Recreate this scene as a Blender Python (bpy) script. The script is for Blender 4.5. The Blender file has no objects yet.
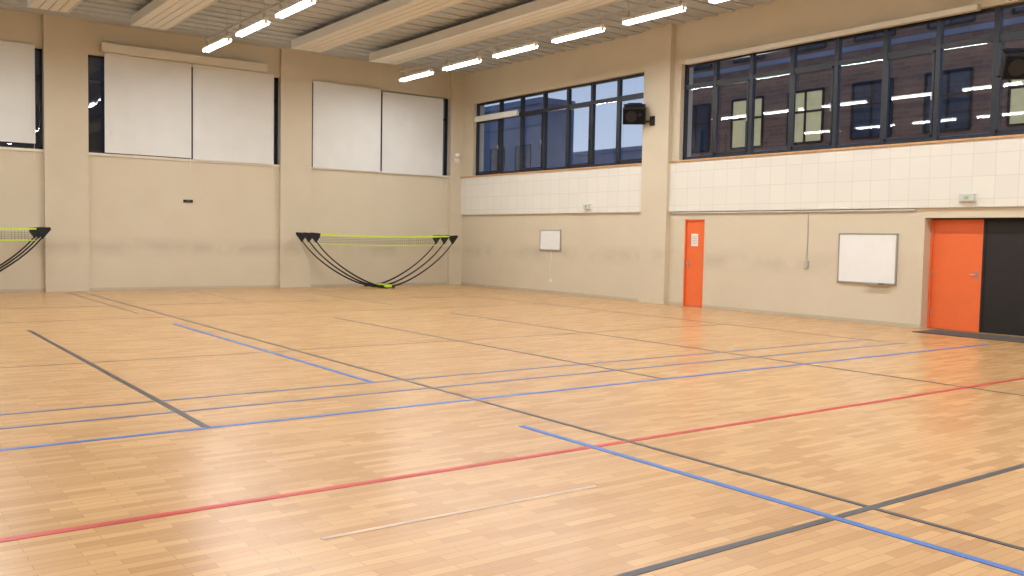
import bpy, math, random
from mathutils import Matrix, Vector
random.seed(3)
sc=bpy.context.scene
sc.view_settings.view_transform='Standard'
# ------------------------------------------------------------ helpers
class B:
    def __init__(s): s.v=[];s.f=[];s.m=[];s.mats=[]
    def mi(s,mat):
        if mat not in s.mats: s.mats.append(mat)
        return s.mats.index(mat)
    def box(s,a,b,mat,M=None):
        i=len(s.v)
        x0,x1=sorted((a[0],b[0]));y0,y1=sorted((a[1],b[1]));z0,z1=sorted((a[2],b[2]))
        P=[(x0,y0,z0),(x1,y0,z0),(x1,y1,z0),(x0,y1,z0),(x0,y0,z1),(x1,y0,z1),(x1,y1,z1),(x0,y1,z1)]
        if M: P=[tuple(M@Vector(p)) for p in P]
        s.v+=P;k=s.mi(mat)
        for q in [(0,3,2,1),(4,5,6,7),(0,1,5,4),(1,2,6,5),(2,3,7,6),(3,0,4,7)]:
            s.f.append([i+j for j in q]);s.m.append(k)
    def prism(s,poly,axis,a,b,mat,M=None):
        i=len(s.v);n=len(poly);k=s.mi(mat)
        for t in (a,b):
            for p in poly:
                q=[p[0],p[1]];q.insert(axis,t)
                q=Vector(q)
                s.v.append(tuple(M@q if M else q))
        s.f.append([i+j for j in range(n)][::-1]);s.m.append(k)
        s.f.append([i+n+j for j in range(n)]);s.m.append(k)
        for j in range(n):
            s.f.append([i+j,i+(j+1)%n,i+n+(j+1)%n,i+n+j]);s.m.append(k)
    def tube(s,pts,r,mat,n=8,M=None):
        pts=[Vector(p) for p in pts];k=s.mi(mat);base=len(s.v)
        rr=r if isinstance(r,(list,tuple)) else [r]*len(pts)
        for j,p in enumerate(pts):
            t=(pts[min(j+1,len(pts)-1)]-pts[max(j-1,0)]).normalized()
            ref=Vector((0,0,1)) if abs(t.z)<.9 else Vector((0,1,0))
            a=t.cross(ref).normalized();b=t.cross(a)
            for q in range(n):
                an=2*math.pi*q/n
                w=p+(a*math.cos(an)+b*math.sin(an))*rr[j]
                s.v.append(tuple(M@w if M else w))
        for j in range(len(pts)-1):
            for q in range(n):
                s.f.append([base+j*n+q,base+j*n+(q+1)%n,base+(j+1)*n+(q+1)%n,base+(j+1)*n+q]);s.m.append(k)
        s.f.append([base+q for q in range(n)][::-1]);s.m.append(k)
        s.f.append([base+(len(pts)-1)*n+q for q in range(n)]);s.m.append(k)
    def make(s,name,parent=None,bevel=0,smooth=False):
        me=bpy.data.meshes.new(name);me.from_pydata(s.v,[],s.f)
        for m in s.mats: me.materials.append(m)
        for p,k in zip(me.polygons,s.m): p.material_index=k
        import bmesh
        bm=bmesh.new();bm.from_mesh(me);bmesh.ops.recalc_face_normals(bm,faces=bm.faces);bm.to_mesh(me);bm.free()
        ob=bpy.data.objects.new(name,me);bpy.context.collection.objects.link(ob)
        if parent: ob.parent=parent
        if bevel:
            md=ob.modifiers.new('bevel','BEVEL');md.width=bevel;md.segments=2;md.limit_method='ANGLE'
        return ob
def empty(name):
    e=bpy.data.objects.new(name,None);bpy.context.collection.objects.link(e);return e
def S(c):
    return tuple(((x/255)/12.92 if x/255<.04045 else ((x/255+.055)/1.055)**2.4) for x in c)+(1,)
def mat(name,col,rough=.6,metal=0,emis=0,spec=.5,noise=0,nscale=5,bump=0):
    m=bpy.data.materials.new(name);m.use_nodes=True;nt=m.node_tree;p=nt.nodes['Principled BSDF']
    c=S(col);p.inputs['Base Color'].default_value=c;p.inputs['Roughness'].default_value=rough
    p.inputs['Metallic'].default_value=metal;p.inputs['Specular IOR Level'].default_value=spec
    if emis: p.inputs['Emission Color'].default_value=c;p.inputs['Emission Strength'].default_value=emis;m.cycles.emission_sampling='NONE'
    if noise or bump:
        tc=nt.nodes.new('ShaderNodeTexCoord');n=nt.nodes.new('ShaderNodeTexNoise');n.inputs['Scale'].default_value=nscale;n.inputs['Detail'].default_value=2
        nt.links.new(tc.outputs['Object'],n.inputs['Vector'])
        if noise:
            r=nt.nodes.new('ShaderNodeMapRange');r.inputs[1].default_value=.3;r.inputs[2].default_value=.7;r.inputs[3].default_value=1-noise;r.inputs[4].default_value=1+noise*.3
            h=nt.nodes.new('ShaderNodeHueSaturation');h.inputs['Color'].default_value=c
            nt.links.new(n.outputs[0],r.inputs[0]);nt.links.new(r.outputs[0],h.inputs['Value']);nt.links.new(h.outputs[0],p.inputs['Base Color'])
        if bump:
            bn=nt.nodes.new('ShaderNodeBump');bn.inputs['Strength'].default_value=bump;bn.inputs['Distance'].default_value=.01
            nt.links.new(n.outputs[0],bn.inputs['Height']);nt.links.new(bn.outputs[0],p.inputs['Normal'])
    return m
def math_node(nt,op,a,b=None,c=None):
    n=nt.nodes.new('ShaderNodeMath');n.operation=op
    for i,x in enumerate((a,b,c)):
        if x is None: continue
        if isinstance(x,(int,float)): n.inputs[i].default_value=x
        else: nt.links.new(x,n.inputs[i])
    return n.outputs[0]
def mixcol(nt,fac,a,b,mode='MIX'):
    n=nt.nodes.new('ShaderNodeMix');n.data_type='RGBA';n.blend_type=mode
    for i,x in ((0,fac),(6,a),(7,b)):
        if isinstance(x,(int,float,tuple)): n.inputs[i].default_value=x
        else: nt.links.new(x,n.inputs[i])
    return n.outputs[2]
# ------------------------------------------------------------ materials
def wall_mat():
    m=bpy.data.materials.new('painted_render_beige');m.use_nodes=True;nt=m.node_tree;p=nt.nodes['Principled BSDF']
    tc=nt.nodes.new('ShaderNodeTexCoord');sep=nt.nodes.new('ShaderNodeSeparateXYZ');nt.links.new(tc.outputs['Object'],sep.inputs[0])
    n=nt.nodes.new('ShaderNodeTexNoise');n.inputs['Scale'].default_value=1.3;n.inputs['Detail'].default_value=6;nt.links.new(tc.outputs['Object'],n.inputs['Vector'])
    d=math_node(nt,'ABSOLUTE',math_node(nt,'SUBTRACT',sep.outputs[2],1.08))
    band=math_node(nt,'MAXIMUM',math_node(nt,'SUBTRACT',1.0,math_node(nt,'DIVIDE',d,.3)),0)
    blot=nt.nodes.new('ShaderNodeMapRange');blot.inputs[1].default_value=.42;blot.inputs[2].default_value=.65;nt.links.new(n.outputs[0],blot.inputs[0])
    fac=math_node(nt,'MULTIPLY',math_node(nt,'MULTIPLY',band,blot.outputs[0]),.28)
    base=mixcol(nt,n.outputs[0],S((209,198,175)),S((219,209,188)))
    col=mixcol(nt,fac,base,S((135,127,110)))
    nt.links.new(col,p.inputs['Base Color']);p.inputs['Roughness'].default_value=.75;p.inputs['Specular IOR Level'].default_value=.25
    return m
WALL=wall_mat()
def floor_mat():
    m=bpy.data.materials.new('wood_print_sports_floor');m.use_nodes=True;nt=m.node_tree;p=nt.nodes['Principled BSDF']
    tc=nt.nodes.new('ShaderNodeTexCoord')
    br=nt.nodes.new('ShaderNodeTexBrick');br.offset=.37;br.inputs['Scale'].default_value=1
    br.inputs['Brick Width'].default_value=.34;br.inputs['Row Height'].default_value=.068;br.inputs['Mortar Size'].default_value=.0015
    br.inputs['Color1'].default_value=S((216,174,121));br.inputs['Color2'].default_value=S((184,139,91));br.inputs['Mortar'].default_value=S((150,106,64))
    nt.links.new(tc.outputs['Object'],br.inputs['Vector'])
    mp=nt.nodes.new('ShaderNodeMapping');mp.inputs['Scale'].default_value=(2,40,1);nt.links.new(tc.outputs['Object'],mp.inputs[0])
    g=nt.nodes.new('ShaderNodeTexNoise');g.inputs['Scale'].default_value=1.5;g.inputs['Detail'].default_value=4;nt.links.new(mp.outputs[0],g.inputs['Vector'])
    c=mixcol(nt,.28,br.outputs['Color'],mixcol(nt,g.outputs[0],S((174,126,80)),S((222,182,130))))
    nt.links.new(c,p.inputs['Base Color'])
    p.inputs['Roughness'].default_value=.27
    p.inputs['Specular IOR Level'].default_value=.48
    return m
FLOOR=floor_mat()
def tile_mat():
    m=bpy.data.materials.new('acoustic_tile_cream');m.use_nodes=True;nt=m.node_tree;p=nt.nodes['Principled BSDF']
    tc=nt.nodes.new('ShaderNodeTexCoord');sep=nt.nodes.new('ShaderNodeSeparateXYZ');cb=nt.nodes.new('ShaderNodeCombineXYZ')
    nt.links.new(tc.outputs['Object'],sep.inputs[0]);nt.links.new(sep.outputs[1],cb.inputs[0]);nt.links.new(sep.outputs[2],cb.inputs[1])
    br=nt.nodes.new('ShaderNodeTexBrick');br.offset=0;br.inputs['Scale'].default_value=1;br.inputs['Brick Width'].default_value=.385;br.inputs['Row Height'].default_value=.385;br.inputs['Mortar Size'].default_value=.007
    br.inputs['Color1'].default_value=S((230,229,221));br.inputs['Color2'].default_value=S((226,225,217));br.inputs['Mortar'].default_value=S((216,213,204))
    nt.links.new(cb.outputs[0],br.inputs['Vector']);nt.links.new(br.outputs['Color'],p.inputs['Base Color']);p.inputs['Roughness'].default_value=.8
    return m
TILE=tile_mat()
def ceil_mat():
    m=bpy.data.materials.new('ribbed_ceiling_deck');m.use_nodes=True;nt=m.node_tree;p=nt.nodes['Principled BSDF']
    tc=nt.nodes.new('ShaderNodeTexCoord');n=nt.nodes.new('ShaderNodeTexNoise');n.inputs['Scale'].default_value=30;nt.links.new(tc.outputs['Object'],n.inputs['Vector'])
    nt.links.new(mixcol(nt,n.outputs[0],S((176,184,192)),S((196,204,212))),p.inputs['Base Color']);p.inputs['Roughness'].default_value=.8
    return m
CEIL=ceil_mat()
def brick_mat():
    m=bpy.data.materials.new('brown_brick');m.use_nodes=True;nt=m.node_tree;p=nt.nodes['Principled BSDF']
    tc=nt.nodes.new('ShaderNodeTexCoord');sep=nt.nodes.new('ShaderNodeSeparateXYZ');cb=nt.nodes.new('ShaderNodeCombineXYZ')
    nt.links.new(tc.outputs['Object'],sep.inputs[0]);nt.links.new(sep.outputs[1],cb.inputs[0]);nt.links.new(sep.outputs[2],cb.inputs[1])
    br=nt.nodes.new('ShaderNodeTexBrick');br.inputs['Scale'].default_value=1;br.inputs['Brick Width'].default_value=.44;br.inputs['Row Height'].default_value=.15;br.inputs['Mortar Size'].default_value=.012
    br.inputs['Color1'].default_value=S((150,112,94));br.inputs['Color2'].default_value=S((128,96,82));br.inputs['Mortar'].default_value=S((135,126,120))
    nt.links.new(cb.outputs[0],br.inputs['Vector']);nt.links.new(br.outputs['Color'],p.inputs['Base Color']);p.inputs['Roughness'].default_value=.9
    return m
BRICK=brick_mat()
def glass_mat():
    m=bpy.data.materials.new('window_glass');m.use_nodes=True;nt=m.node_tree;nt.nodes.clear()
    o=nt.nodes.new('ShaderNodeOutputMaterial');mx=nt.nodes.new('ShaderNodeMixShader');t=nt.nodes.new('ShaderNodeBsdfTransparent');g=nt.nodes.new('ShaderNodeBsdfGlossy');lw=nt.nodes.new('ShaderNodeLayerWeight')
    lw.inputs['Blend'].default_value=.5
    t.inputs[0].default_value=(.88,.92,.96,1);g.inputs['Roughness'].default_value=.01
    # Schlick reflectance of a float-glass surface
    fac=math_node(nt,'ADD',math_node(nt,'MULTIPLY',math_node(nt,'POWER',lw.outputs['Facing'],5.0),.95),.05)
    nt.links.new(fac,mx.inputs[0]);nt.links.new(t.outputs[0],mx.inputs[1]);nt.links.new(g.outputs[0],mx.inputs[2]);nt.links.new(mx.outputs[0],o.inputs[0])
    return m
GLASS=glass_mat()
FRAME=mat('dark_window_frame',(24,29,40),.4,noise=.1)
OAK=mat('oak_sill',(206,160,112),.5,noise=.15,nscale=8)
SHADE=mat('roller_shade_fabric',(228,230,228),.85,noise=.03,nscale=2,bump=.1)
CASSETTE=mat('cream_cassette',(226,221,206),.5,noise=.03)
WHITE=mat('white_enamel',(238,238,234),.4,noise=.02)
BOARD=mat('whiteboard_surface',(240,242,242),.2,noise=.02)
ALU=mat('brushed_aluminium',(190,190,190),.35,metal=.8,noise=.05)
ORANGE=mat('orange_door_laminate',(240,116,64),.35,noise=.04,nscale=3)
DARK=mat('charcoal_laminate',(30,27,30),.5,noise=.1)
BLACK=mat('black_plastic',(20,20,23),.55,noise=.1)
GRILLE=mat('speaker_grille',(24,24,28),.9,noise=.4,nscale=90,spec=.2)
FABRIC=mat('black_net_sleeve',(26,28,34),.8,noise=.3,nscale=20)
LIME=mat('lime_tape',(206,236,70),.5,noise=.03)
NETC=mat('net_cord',(90,100,80),.8,noise=.1)
PIPE=mat('steel_conduit',(190,188,182),.4,metal=.3,noise=.1)
TRIM=mat('skirting_beige',(196,186,164),.6,noise=.05)
RAD=mat('radiant_panel_cream',(226,227,222),.6,noise=.03)
RADD=mat('radiant_panel_shadow_joint',(150,144,134),.7,noise=.1)
TUBE=mat('fluorescent_tube',(255,253,250),.5,emis=11)
MATM=mat('rubber_doormat',(92,86,82),.95,noise=.3,nscale=60)
LB=mat('line_black',(72,72,76),.4,noise=.15,nscale=3)
LBL=mat('line_blue',(60,114,192),.4,noise=.15,nscale=3)
LN=mat('line_navy',(84,102,146),.4,noise=.15,nscale=3)
LR=mat('line_red',(198,58,50),.4,noise=.15,nscale=3)
LF=mat('line_faded',(148,120,92),.4,noise=.2,nscale=3)
LW=mat('line_pale',(212,184,158),.4,noise=.2,nscale=3)
PAPER=mat('paper_notice',(235,235,230),.8,noise=.02)
INK=mat('printed_ink',(90,90,95),.8,noise=.1)
GREEN=mat('exit_pictogram_green',(150,185,140),.5,noise=.05)
CLEAR=mat('frosted_diffuser',(205,207,200),.3,noise=.03)
CONC=mat('exterior_concrete',(130,142,164),.9,noise=.2,nscale=.6)
ASPH=mat('asphalt',(80,82,86),.95,noise=.2)
LITW=mat('lit_room_window',(222,208,155),.6,emis=.3,noise=.25,nscale=1.2)
DIMW=mat('dim_room_window',(46,60,80),.3,emis=.15,noise=.3,nscale=1)
LAMPG=mat('fill_lamp_lens',(255,225,180),.5,emis=6)  # glowing lens of the added facade fill lamps
XW,YW,H=15.76,24.19,6.5
X0,Y0=-6.0,-5.0
# ------------------------------------------------------------ floor
b=B();b.box((X0,Y0,-.2),(XW+.6,YW+.3,0),FLOOR);b.make('floor')
b=B()
def ly(x,y0,y1,w,m,z=.0035): b.box((x-w/2,y0,.0004),(x+w/2,y1,z),m)
def lx(y,x0,x1,w,m,z=.0025): b.box((x0,y-w/2,.0004),(x1,y+w/2,z),m)
ly(2.27,7.0,15.0,.055,LB);ly(4.73,-4,23.9,.04,LB)
ly(4.38,8.3,15.1,.055,LBL);ly(4.38,-4,5.78,.055,LBL);ly(4.38,17.4,23.7,.03,LB,.003)
ly(7.2,6.97,15.1,.035,LB);ly(9.66,2,15.1,.03,LB);ly(13.0,8,19,.03,LF);ly(7.2,19.5,23.6,.03,LF);ly(9.66,17.5,23.5,.03,LF)
lx(4.93,X0+.5,15.2,.06,LR,.0028)
lx(6.97,X0+.5,14.2,.055,LBL,.0028);lx(7.72,X0+.5,13.2,.045,LN,.0028);lx(8.3,X0+.5,13.2,.04,LN,.0028)
lx(2.93,2.6,15.2,.05,LB,.0031);lx(11.1,X0+.5,13.1,.028,LF,.0028);lx(16.4,0,13.1,.03,LF,.0028)
lx(4.12,1.9,3.7,.035,LW,.0028);lx(19.2,2,13.1,.03,LF,.0028);lx(14.1,5,13.1,.02,LW,.0028)
b.make('court_lines')
# ------------------------------------------------------------ ceiling (deck with real ribs)
b=B();b.box((X0,Y0,H),(XW+.6,YW+.6,H+.25),CEIL)
y=Y0+.2
while y<YW-.2: b.box((X0,y,H-.03),(XW,y+.16,H+.01),CEIL);y+=.48
b.make('ceiling')
# ------------------------------------------------------------ back wall
PZ0,PZ1=3.36,5.72
wins=[(-.95,4.0),(4.96,9.82),(10.72,15.3)]
b=B();b.box((X0,YW,0),(XW+.6,YW+.35,PZ0),WALL);b.box((X0,YW,PZ1),(XW+.6,YW+.35,H),WALL)
xs=[X0]+[q for w in wins for q in w]+[XW+.6]
for i in range(0,len(xs),2): b.box((xs[i],YW,PZ0),(xs[i+1],YW+.35,PZ1),WALL)
b.make('wall_back')
for a,c in ((-1.9,-.95),(4.0,4.96),(9.82,10.72),(15.3,XW)):
    b=B();b.box((a,YW-.12,0),(c,YW+.01,H),WALL);b.make('trim_pilaster')
b=B()
for a,c in ((X0,-1.9),(-.95,4.0),(4.96,9.82),(10.72,15.3)): b.box((a,YW-.015,0),(c,YW,.07),TRIM)
b.make('baseboard_back')
def window_back(i,a,c):
    e=empty('window_%d'%i)
    b=B();y=YW+.1;t=.06
    b.box((a,y,PZ0),(c,y+.08,PZ0+t),FRAME);b.box((a,y,PZ1-t),(c,y+.08,PZ1),FRAME)
    b.box((a,y,PZ0),(a+t,y+.08,PZ1),FRAME);b.box((c-t,y,PZ0),(c,y+.08,PZ1),FRAME)
    n=4
    for k in range(1,n): xx=a+(c-a)*k/n;b.box((xx-.03,y,PZ0),(xx+.03,y+.08,PZ1),FRAME)
    b.box((a,y,5.05),(c,y+.08,5.11),FRAME)
    b.make('frame',e)
    b=B();b.box((a+.02,y+.035,PZ0+.02),(c-.02,y+.045,PZ1-.02),GLASS);b.make('glass',e)
    b=B();b.box((a,YW-.035,PZ0-.06),(c,YW+.1,PZ0),CASSETTE);b.make('sill',e)
for i,w in enumerate(wins): window_back(i+1,*w)
def shade(x0,x1,z0,z1,y=YW-.06):
    b=B()
    P=[];N=22
    for k in range(N+1):
        u=k/N;P.append((x0+(x1-x0)*u,y+.006*math.sin(u*9)+.004*math.sin(u*23)))
    for k in range(N):
        q=[P[k],P[k+1],(P[k+1][0],P[k+1][1]+.004),(P[k][0],P[k][1]+.004)]
        b.prism(q,2,z0,z1,SHADE)
    b.box((x0,y-.012,z0-.02),(x1,y+.014,z0+.015),SHADE)
    b.tube([(x0,y+.015,z1),(x1,y+.015,z1)],.03,SHADE,10)
    b.tube([(x1-.03,y-.02,z1),(x1-.03,y-.02,z0-.4)],.004,WHITE,5)
    b.make('roller_shade')
shade(-.9,1.4,3.5,5.75);shade(1.44,3.82,3.5,5.75)
shade(5.34,7.43,3.40,5.76);shade(7.47,9.64,3.37,5.76)
shade(10.78,12.90,3.36,5.72);shade(12.95,15.04,3.34,5.66)
b=B();b.box((5.25,YW-.22,5.80),(9.4,YW-.002,6.0),CASSETTE);b.make('shade_cassette',bevel=.01)
b=B();b.box((7.24,YW-.03,2.24),(7.48,YW,2.31),BLACK);b.box((7.3,YW-.034,2.26),(7.42,YW-.028,2.29),INK);b.make('wall_plaque',bevel=.004)
# ------------------------------------------------------------ right wall
RZ0,RZ1=3.38,5.55
w1=(16.07,23.55);w2=(6.9,14.98)
T=.4
b=B()
b.box((XW,Y0,RZ1),(XW+T,YW+.35,H),WALL)
b.box((XW,Y0,2.16),(XW+T,YW+.35,RZ0-.06),WALL)
b.box((XW,w1[1],RZ0-.06),(XW+T,YW+.35,RZ1),WALL);b.box((XW,w2[1],RZ0-.06),(XW+T,w1[0],RZ1),WALL);b.box((XW,Y0,RZ0-.06),(XW+T,w2[0],RZ1),WALL)
DY0,DY1=6.9,8.94
SD0,SD1=14.14,14.72
b.box((XW,SD1,0),(XW+T,YW+.35,2.16),WALL);b.box((XW,DY1,0),(XW+T,SD0,2.16),WALL);b.box((XW,Y0,0),(XW+T,DY0,2.16),WALL)
b.box((XW,SD0,1.99),(XW+T,SD1,2.16),WALL);b.box((XW,DY0,1.99),(XW+T,DY1,2.16),WALL)
b.make('wall_right')
for a,c in ((15.2,16.05),(6.1,6.88)):
    b=B();b.box((XW-.14,a,0),(XW+.02,c,H),WALL);b.make('trim_column')
for a,c in ((16.05,YW-.12),(6.88,15.2)):
    b=B();b.box((XW-.06,a,2.17),(XW+.01,c,3.31),TILE);b.make('trim_acoustic_band')
    b=B();b.box((XW-.1,a,3.31),(XW+.16,c,3.345),OAK);b.make('trim_sill')
b=B();b.tube([(XW-.03,9.1,2.13),(XW-.03,15.15,2.13)],.018,PIPE);b.make('conduit_pipe')
b=B()
for a,c in ((16.05,YW),(14.74,15.2),(8.95,14.12)): b.box((XW-.015,a,0),(XW,c,.07),TRIM)
b.make('baseboard_right')
def window_right(i,a,c,mull,tz=5.03):
    e=empty('window_%d'%i);x=XW+.12
    b=B();t=.06
    b.box((x,a,3.345),(x+.08,c,RZ0+.05),FRAME);b.box((x,a,RZ1-t),(x+.08,c,RZ1),FRAME)
    b.box((x,a,RZ0),(x+.08,a+t,RZ1),FRAME);b.box((x,c-t,RZ0),(x+.08,c,RZ1),FRAME)
    for k,m in enumerate(mull):
        w=.045;b.box((x-.02,m-w,RZ0),(x+.08,m+w,RZ1),FRAME)
    b.box((x-.01,a,tz-.045),(x+.08,c,tz+.045),FRAME)
    ms=sorted([a]+list(mull)+[c])
    for k in range(len(ms)-1):
        if k%2==0:
            y0,y1=ms[k]+.05,ms[k+1]-.05
            z0,z1=RZ0+.06,tz-.05
            b.box((x-.03,y0,z0),(x+.02,y0+.04,z1),FRAME);b.box((x-.03,y1-.04,z0),(x+.02,y1,z1),FRAME)
            b.box((x-.03,y0,z0),(x+.02,y1,z0+.04),FRAME);b.box((x-.03,y0,z1-.04),(x+.02,y1,z1),FRAME)
            b.box((x-.06,y0+.01,4.1),(x-.03,y0+.03,4.22),ALU)
    b.make('frame',e)
    b=B();b.box((x+.04,a+.02,RZ0),(x+.046,c-.02,RZ1-.02),GLASS);b.make('glass',e)
window_right(4,w1[0],w1[1],(22.28,21.24,20.2,19.18,18.2,17.2))
window_right(5,w2[0],w2[1],(14.05,13.04,12.0,10.96,9.92,8.89,7.87))
b=B();b.box((XW-.13,8.1,5.5),(XW-.002,14.75,5.6),CASSETTE);b.make('blind_headrail',bevel=.008)
b=B();b.box((XW-.03,21.3,4.98),(XW+.06,23.45,5.1),WHITE);b.tube([(XW+.01,21.3,5.12),(XW+.01,23.45,5.12)],.03,WHITE);b.make('raised_window_blind')
# doors
e=empty('door_1')
b=B();b.box((XW+.03,SD0+.03,.01),(XW+.08,SD1-.03,1.96),ORANGE);b.make('leaf',e,bevel=.004)
b=B();b.box((XW-.01,SD0,0),(XW+.1,SD0+.03,1.99),ORANGE);b.box((XW-.01,SD1-.03,0),(XW+.1,SD1,1.99),ORANGE);b.box((XW-.01,SD0,1.96),(XW+.1,SD1,1.99),ORANGE);b.make('frame',e)
b=B();b.box((XW+.02,SD0+.2,1.38),(XW+.028,SD0+.4,1.66),PAPER)
for k in range(5): b.box((XW+.017,SD0+.22,1.43+k*.04),(XW+.021,SD0+.38,1.436+k*.04),INK)
b.make('notice',e)
b=B();b.tube([(XW+.03,SD1-.09,.98),(XW-.02,SD1-.09,.98),(XW-.02,SD1-.2,.98)],.01,ALU);b.box((XW+.022,SD1-.11,.88),(XW+.03,SD1-.07,1.06),ALU);b.make('handle',e)
e=empty('door_2');xd=XW+.24
b=B();b.box((xd,8.00,.01),(xd+.05,8.90,1.97),ORANGE);b.make('leaf',e,bevel=.004)
b=B();b.box((xd-.03,8.90,0),(xd+.08,8.94,1.99),ORANGE);b.box((xd-.03,6.9,1.965),(xd+.08,8.94,1.99),DARK);b.box((xd-.03,6.9,0),(xd+.08,6.94,1.99),DARK);b.make('frame',e)
b=B();b.tube([(xd,8.09,1.0),(xd-.05,8.09,1.0),(xd-.05,8.19,1.0)],.009,ALU);b.box((xd-.008,8.07,.93),(xd,8.11,1.07),ALU)
for z in (.3,1.0,1.7): b.tube([(xd-.008,8.89,z-.05),(xd-.008,8.89,z+.05)],.01,ALU)
b.make('handle',e)
e=empty('door_3')
b=B();b.box((xd,6.94,.01),(xd+.05,7.98,1.965),DARK);b.box((xd-.012,7.95,.01),(xd,8.0,1.965),BLACK);b.make('leaf',e,bevel=.004)
b=B();b.tube([(xd,7.05,1.0),(xd-.05,7.05,1.0),(xd-.05,7.17,1.0)],.01,BLACK);b.make('handle',e)
b=B();b.box((14.95,6.6,.0045),(15.74,8.62,.012),MATM);b.make('doormat',bevel=.002)
# ------------------------------------------------------------ unseen walls
b=B();b.box((X0-.3,Y0,0),(X0,YW+.35,H),WALL);b.make('wall_left')
b=B();b.box((X0-.3,Y0-.3,0),(XW+.6,Y0,H),WALL);b.make('wall_front')
# ------------------------------------------------------------ wall equipment
def whiteboard(y0,y1,z0,z1,name,tray=True):
    b=B();x=XW-.03;t=.02
    b.box((x,y0,z0),(XW-.002,y1,z1),BOARD)
    b.box((x-.008,y0-.005,z0-.01),(XW-.001,y0+t,z1),ALU);b.box((x-.008,y1-t,z0-.01),(XW-.001,y1+.005,z1),ALU);b.box((x-.008,y0,z0-.01),(XW-.001,y1,z0+t),ALU);b.box((x-.008,y0,z1-t),(XW-.001,y1,z1+.005),ALU)
    if tray:
        b.box((x-.07,y0+.1,z0-.02),(XW-.001,y0+.6,z0-.008),ALU);b.tube([(x-.04,y0+.2,z0),(x-.04,y0+.33,z0)],.01,BLACK)
    b.make(name)
whiteboard(9.44,10.66,.76,1.70,'whiteboard')
whiteboard(19.2,20.09,1.17,1.72,'whiteboard',False)
b=B();b.tube([(XW-.01,19.62,1.155),(XW-.01,19.6,.9),(XW-.01,19.64,.6),(XW-.01,19.6,.35)],.008,WHITE,6);b.box((XW-.03,19.57,.3),(XW-.001,19.64,.38),WHITE);b.make('hanging_cord')
b=B();b.tube([(XW-.012,11.4,2.12),(XW-.012,11.39,1.6),(XW-.012,11.4,1.12)],.009,PIPE,6);b.box((XW-.05,11.35,1.0),(XW-.001,11.44,1.14),PIPE);b.make('pull_switch')
def exitlight(y,z,w):
    e=empty('emergency_light')
    b=B();b.box((XW-.09,y-w/2,z-.08),(XW-.062,y+w/2,z+.08),WHITE);b.make('backplate',e,bevel=.006)
    b=B();b.box((XW-.14,y-w/2+.02,z-.06),(XW-.09,y+w/2-.02,z+.065),CLEAR);b.box((XW-.145,y-.04,z-.03),(XW-.139,y+.04,z+.03),GREEN);b.make('diffuser',e,bevel=.01)
exitlight(8.14,2.33,.3);exitlight(18.06,2.33,.28)
b=B();b.tube([(15.5,YW-.12,4.0),(15.5,YW-.2,4.0)],.05,WHITE,14);b.tube([(15.5,YW-.2,4.0),(15.5,YW-.26,3.97)],[.07,.04],WHITE,14);b.box((15.42,YW-.16,3.78),(15.58,YW-.121,3.9),WHITE);b.make('alarm_siren')
def speaker(y,z,yc):
    e=empty('loudspeaker')
    M=Matrix.Translation((XW-.36,y,z))@Matrix.Rotation(math.radians(225),4,'Z')@Matrix.Rotation(math.radians(24),4,'Y')@Matrix.Scale(1.35,4)
    b=B()
    poly=[(-.17,-.12),(.12,-.2),(.17,-.2),(.17,.2),(.12,.2),(-.17,.12)]
    b.prism(poly,2,-.15,.15,BLACK,M);b.make('cabinet',e,bevel=.015)
    b=B();b.box((.17,-.18,-.13),(.182,.18,.13),GRILLE,M)
    b.tube([(.18,-.05,0),(.19,-.05,0)],.1,BLACK,20,M);b.tube([(.18,.1,.03),(.19,.1,.03)],.035,BLACK,14,M)
    b.make('grille',e)
    b=B()
    b.box((-.03,-.19,.15),(.03,.19,.165),BLACK,M);b.box((-.03,-.19,-.165),(.03,.19,-.15),BLACK,M)
    b.tube([(XW-.4,y,z-.15),(XW-.3,y-.1,z-.2),(XW-.17,yc,z-.2)],.025,BLACK);b.box((XW-.175,yc-.07,z-.3),(XW-.142,yc+.07,z-.08),BLACK)
    b.make('bracket',e)
speaker(16.12,4.5,15.72);speaker(7.3,4.45,6.8)
# ------------------------------------------------------------ ceiling fixtures
def radiant(xc,yend,w=.75,z=6.12):
    b=B();x0=xc-w/2
    b.box((x0,Y0+.5,z+.1),(x0+w,yend,z+.2),RAD)
    n=4
    for k in range(n):
        a=x0+w*k/n
        b.box((a+.012,Y0+.5,z+.04),(a+w/n-.012,yend,z+.1),RAD)
    for k in range(1,n): b.box((x0+w*k/n-.014,Y0+.5,z+.06),(x0+w*k/n+.014,yend-.01,z+.1),RADD)
    b.box((x0-.02,Y0+.5,z+.03),(x0,yend,z+.24),RAD);b.box((x0+w,Y0+.5,z+.03),(x0+w+.02,yend,z+.24),RAD)
    y=yend-.6
    while y>Y0+1:
        for xx in (x0+.08,x0+w-.08): b.tube([(xx,y,z+.2),(xx,y,H-.03)],.006,PIPE,5)
        y-=2.6
    b.make('radiant_heating_panel')
for xc,ye in ((-1.9,22),(.7,22),(3.75,22.0),(5.9,22.3),(9.75,22.3),(12.05,22.5)): radiant(xc,ye)
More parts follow.
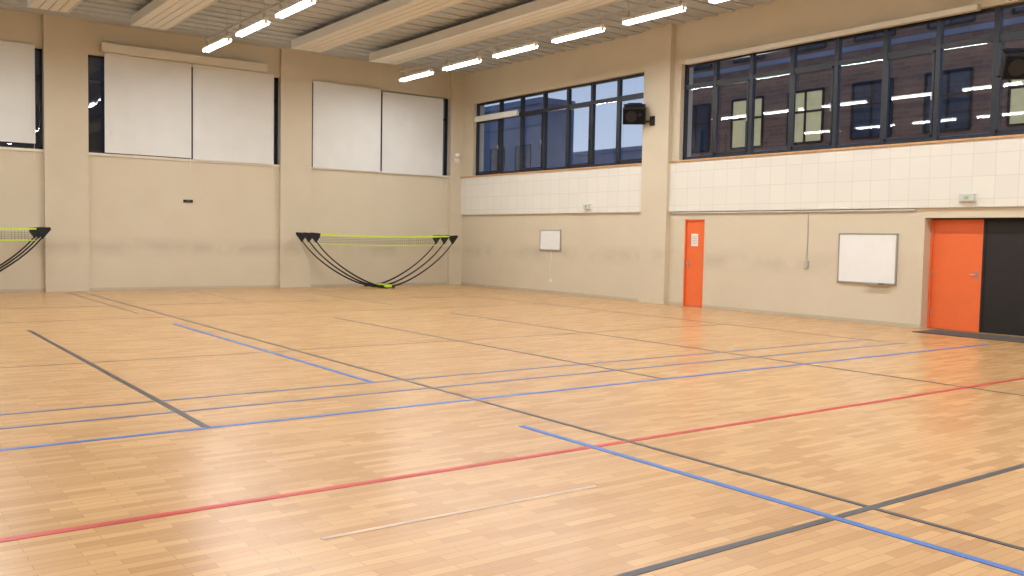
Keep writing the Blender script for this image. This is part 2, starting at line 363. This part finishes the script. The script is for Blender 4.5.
def lamp(x,y0,L=1.62,z=5.75):
    e=empty('fluorescent_batten')
    b=B();b.box((x-.045,y0,z+.03),(x+.045,y0+L,z+.09),WHITE)
    b.prism([(-.10+x,z+.015),(-.045+x,z+.045),(.045+x,z+.045),(.10+x,z+.015),(.10+x,z+.02),(.045+x,z+.055),(-.045+x,z+.055),(-.10+x,z+.02)],1,y0+.03,y0+L-.03,WHITE)
    for yy in (y0+.02,y0+L-.05): b.box((x-.03,yy,z-.03),(x+.03,yy+.03,z+.04),WHITE)
    b.box((x-.03,y0-.58,z+.22),(x+.03,y0+L,z+.26),PIPE)
    b.make('housing',e)
    b=B();b.tube([(x-.05,y0+.05,z-.01),(x-.05,y0+L-.05,z-.01)],.028,TUBE,8);b.tube([(x+.05,y0+.05,z-.01),(x+.05,y0+L-.05,z-.01)],.028,TUBE,8);b.make('tubes',e)
    b=B()
    for yy in (y0+.12,y0+L-.12): b.tube([(x,yy,z+.2),(x,yy,H-.03)],.006,PIPE,5);b.box((x-.02,yy-.02,z+.09),(x+.02,yy+.02,z+.22),PIPE)
    b.make('hangers',e)
    li=bpy.data.lights.new('tube_light','AREA');li.shape='RECTANGLE';li.size=.14;li.size_y=L-.1;li.energy=50;li.color=(.95,.98,1)
    lo=bpy.data.objects.new('tube_light',li);bpy.context.collection.objects.link(lo);lo.location=(x,y0+L/2,z-.045);lo.parent=e
for x,off in ((12.6,22.52),(7.1,22.1),(1.6,22.3)):
    k=0
    while True:
        y1=off-k*2.22
        if y1<Y0+2: break
        lamp(x,y1-1.7);k+=1
# ------------------------------------------------------------ badminton nets
def net(xc,y,half=2.29,h=1.5):
    e=empty('badminton_net')
    def arm(s):
        pts=[]
        for k in range(15):
            u=k/14
            xx=.12+(half-.12)*u
            z=.06+(h-.06)*(u**1.5*.84+.16*u**7)
            pts.append((xc+s*xx,y,z))
        return pts
    b=B()
    for s in (-1,1):
        p=arm(s);b.tube(p,[.026-.010*k/14 for k in range(15)],BLACK,8)
        q=p[-2:];b.prism([(q[0][0]+s*.02,q[0][2]-.02),(q[1][0]+s*.04,q[1][2]-.02),(q[1][0]+s*.02,q[1][2]+.03),(q[1][0]-s*.26,q[1][2]+.01),(q[1][0]-s*.24,q[1][2]-.10)],1,y-.02,y+.02,FABRIC)
    b.make('bow_arms',e)
    b=B()
    b.box((xc-.22,y-.05,.015),(xc+.22,y+.05,.10),BLACK);b.box((xc-.13,y-.056,.03),(xc+.13,y+.056,.112),LIME)
    b.make('base_hub',e,bevel=.01)
    b=B()
    for s in (-1,1): b.tube([(xc+s*.12,y-.2,.017),(xc+s*.12,y,.05),(xc+s*.12,y+.2,.017)],.013,BLACK)
    b.make('feet',e)
    b=B();w=half-.05
    def zt(xx): return h+.0-.05*(1-(xx/w)**2)
    N=12
    for k in range(N):
        a=-w+2*w*k/N;c=-w+2*w*(k+1)/N
        b.prism([(xc+a,zt(a)-.02),(xc+c,zt(c)-.02),(xc+c,zt(c)+.015),(xc+a,zt(a)+.015)],1,y-.006,y+.006,LIME)
    b.make('net_tape',e)
    b=B();w2=half-.28
    b.tube([(xc-w2,y,h-.27),(xc,y,h-.31),(xc+w2,y,h-.27)],.008,LIME,6)
    for k in range(1,5): b.tube([(xc-w2,y,h-.28+.045*k),(xc+w2,y,h-.28+.045*k)],.0012,NETC,4)
    n=60
    for k in range(n+1):
        xx=-w2+2*w2*k/n;b.tube([(xc+xx,y,h-.29),(xc+xx,y,h-.05)],.0012,NETC,4)
    b.make('net_mesh',e)
for k in range(3): net(12.46,23.75-.46*k)
for k in range(3): net(1.57,23.75-.5*k)
# ------------------------------------------------------------ outside
b=B();b.box((XW+.6,-40,-.4),(90,90,-.3),ASPH);b.box((-40,YW+.6,-.4),(XW+.6,60,-.3),ASPH);b.make('ground_outside')
def building(x,y0,y1,h,m,name,lit=.35,zw=(1.5,5.2,8.6,12.0),step=2.7,ww=1.5,hh=1.9,depth=8):
    e=empty(name);b=B();b.box((x,y0,-.3),(x+depth,y1,h),m);b.box((x-.15,y0-.1,h),(x+depth,y1+.1,h+.35),CONC)
    for z in zw:
        if z-.3<h: b.box((x-.05,y0,z-.35),(x,y1,z-.15),CONC)
    b.make('facade',e)
    b=B()
    y=y0+1
    while y+ww<y1:
        for z in zw:
            if z+hh<h:
                mm=LITW if random.random()<lit else DIMW
                b.box((x-.03,y,z),(x+.02,y+ww,z+hh),mm)
                for yy in (y,y+ww/2,y+ww): b.box((x-.07,yy-.04,z),(x-.02,yy+.04,z+hh),FRAME)
                for zz in (z,z+hh*.6,z+hh): b.box((x-.07,y,zz-.04),(x-.02,y+ww,zz+.04),FRAME)
        y+=step
    b.make('windows',e)
building(29,6,29.0,14,BRICK,'brick_building')
building(34,43.5,62,9.5,CONC,'concrete_building',.12,depth=2.5)
building(60,50,75,9.8,CONC,'distant_building',.1)
def facade_fill_lamp(x,y):  # added fill lamp, kept below the window view, to brighten the brickwork
    e=empty('facade_fill_lamp');b=B()
    b.tube([(x,y,-.3),(x,y,3.4),(x+.3,y,3.6),(x+.7,y,3.62)],[.07,.05,.04,.035],FRAME,10);b.box((x+.55,y-.12,3.56),(x+1.05,y+.12,3.66),FRAME);b.make('mast',e)
    b=B();b.box((x+.6,y-.09,3.535),(x+1.0,y+.09,3.56),LAMPG);b.make('lens',e)
    li=bpy.data.lights.new('fill_bulb','POINT');li.energy=220;li.color=(1,.86,.7);li.shadow_soft_size=.1
    lo=bpy.data.objects.new('fill_bulb',li);bpy.context.collection.objects.link(lo);lo.location=(x+.8,y,3.4);lo.parent=e
for y in (10,19,28): facade_fill_lamp(22.5,y)
e=empty('dark_backdrop_block');b=B();b.box((-25,34,-.3),(22,38,12),DARK);b.box((-25,33.8,11.8),(22,38,12.1),CONC);b.make('facade',e)  # invented dark block, added so the back window glass looks dark
# ------------------------------------------------------------ world (dusk sky)
w=bpy.data.worlds.new('dusk_sky');sc.world=w;w.use_nodes=True;nt=w.node_tree
bg=nt.nodes['Background'];tc=nt.nodes.new('ShaderNodeTexCoord');sep=nt.nodes.new('ShaderNodeSeparateXYZ');rp=nt.nodes.new('ShaderNodeValToRGB')
nt.links.new(tc.outputs['Generated'],sep.inputs[0]);nt.links.new(sep.outputs[2],rp.inputs[0]);nt.links.new(rp.outputs[0],bg.inputs[0])
rp.color_ramp.elements[0].color=S((205,216,236));rp.color_ramp.elements[0].position=.08
rp.color_ramp.elements[1].color=S((112,144,200));rp.color_ramp.elements[1].position=.5
bg.inputs[1].default_value=1.05
# ------------------------------------------------------------ camera
yaw,pitch,roll=[math.radians(a) for a in (36.376,3.154,1.097)]
Fv=Vector((math.sin(yaw)*math.cos(pitch),math.cos(yaw)*math.cos(pitch),-math.sin(pitch)))
Rv=Vector((math.cos(yaw),-math.sin(yaw),0));Uv=Rv.cross(Fv)
R2=Rv*math.cos(roll)+Uv*math.sin(roll);U2=-Rv*math.sin(roll)+Uv*math.cos(roll)
cam=bpy.data.cameras.new('camera');co=bpy.data.objects.new('camera',cam);bpy.context.collection.objects.link(co)
M=Matrix((R2,U2,-Fv)).transposed().to_4x4();M.translation=(0,0,1.5);co.matrix_world=M
cam.sensor_width=36;cam.lens=919.06*36/1024;cam.clip_end=300
sc.camera=co
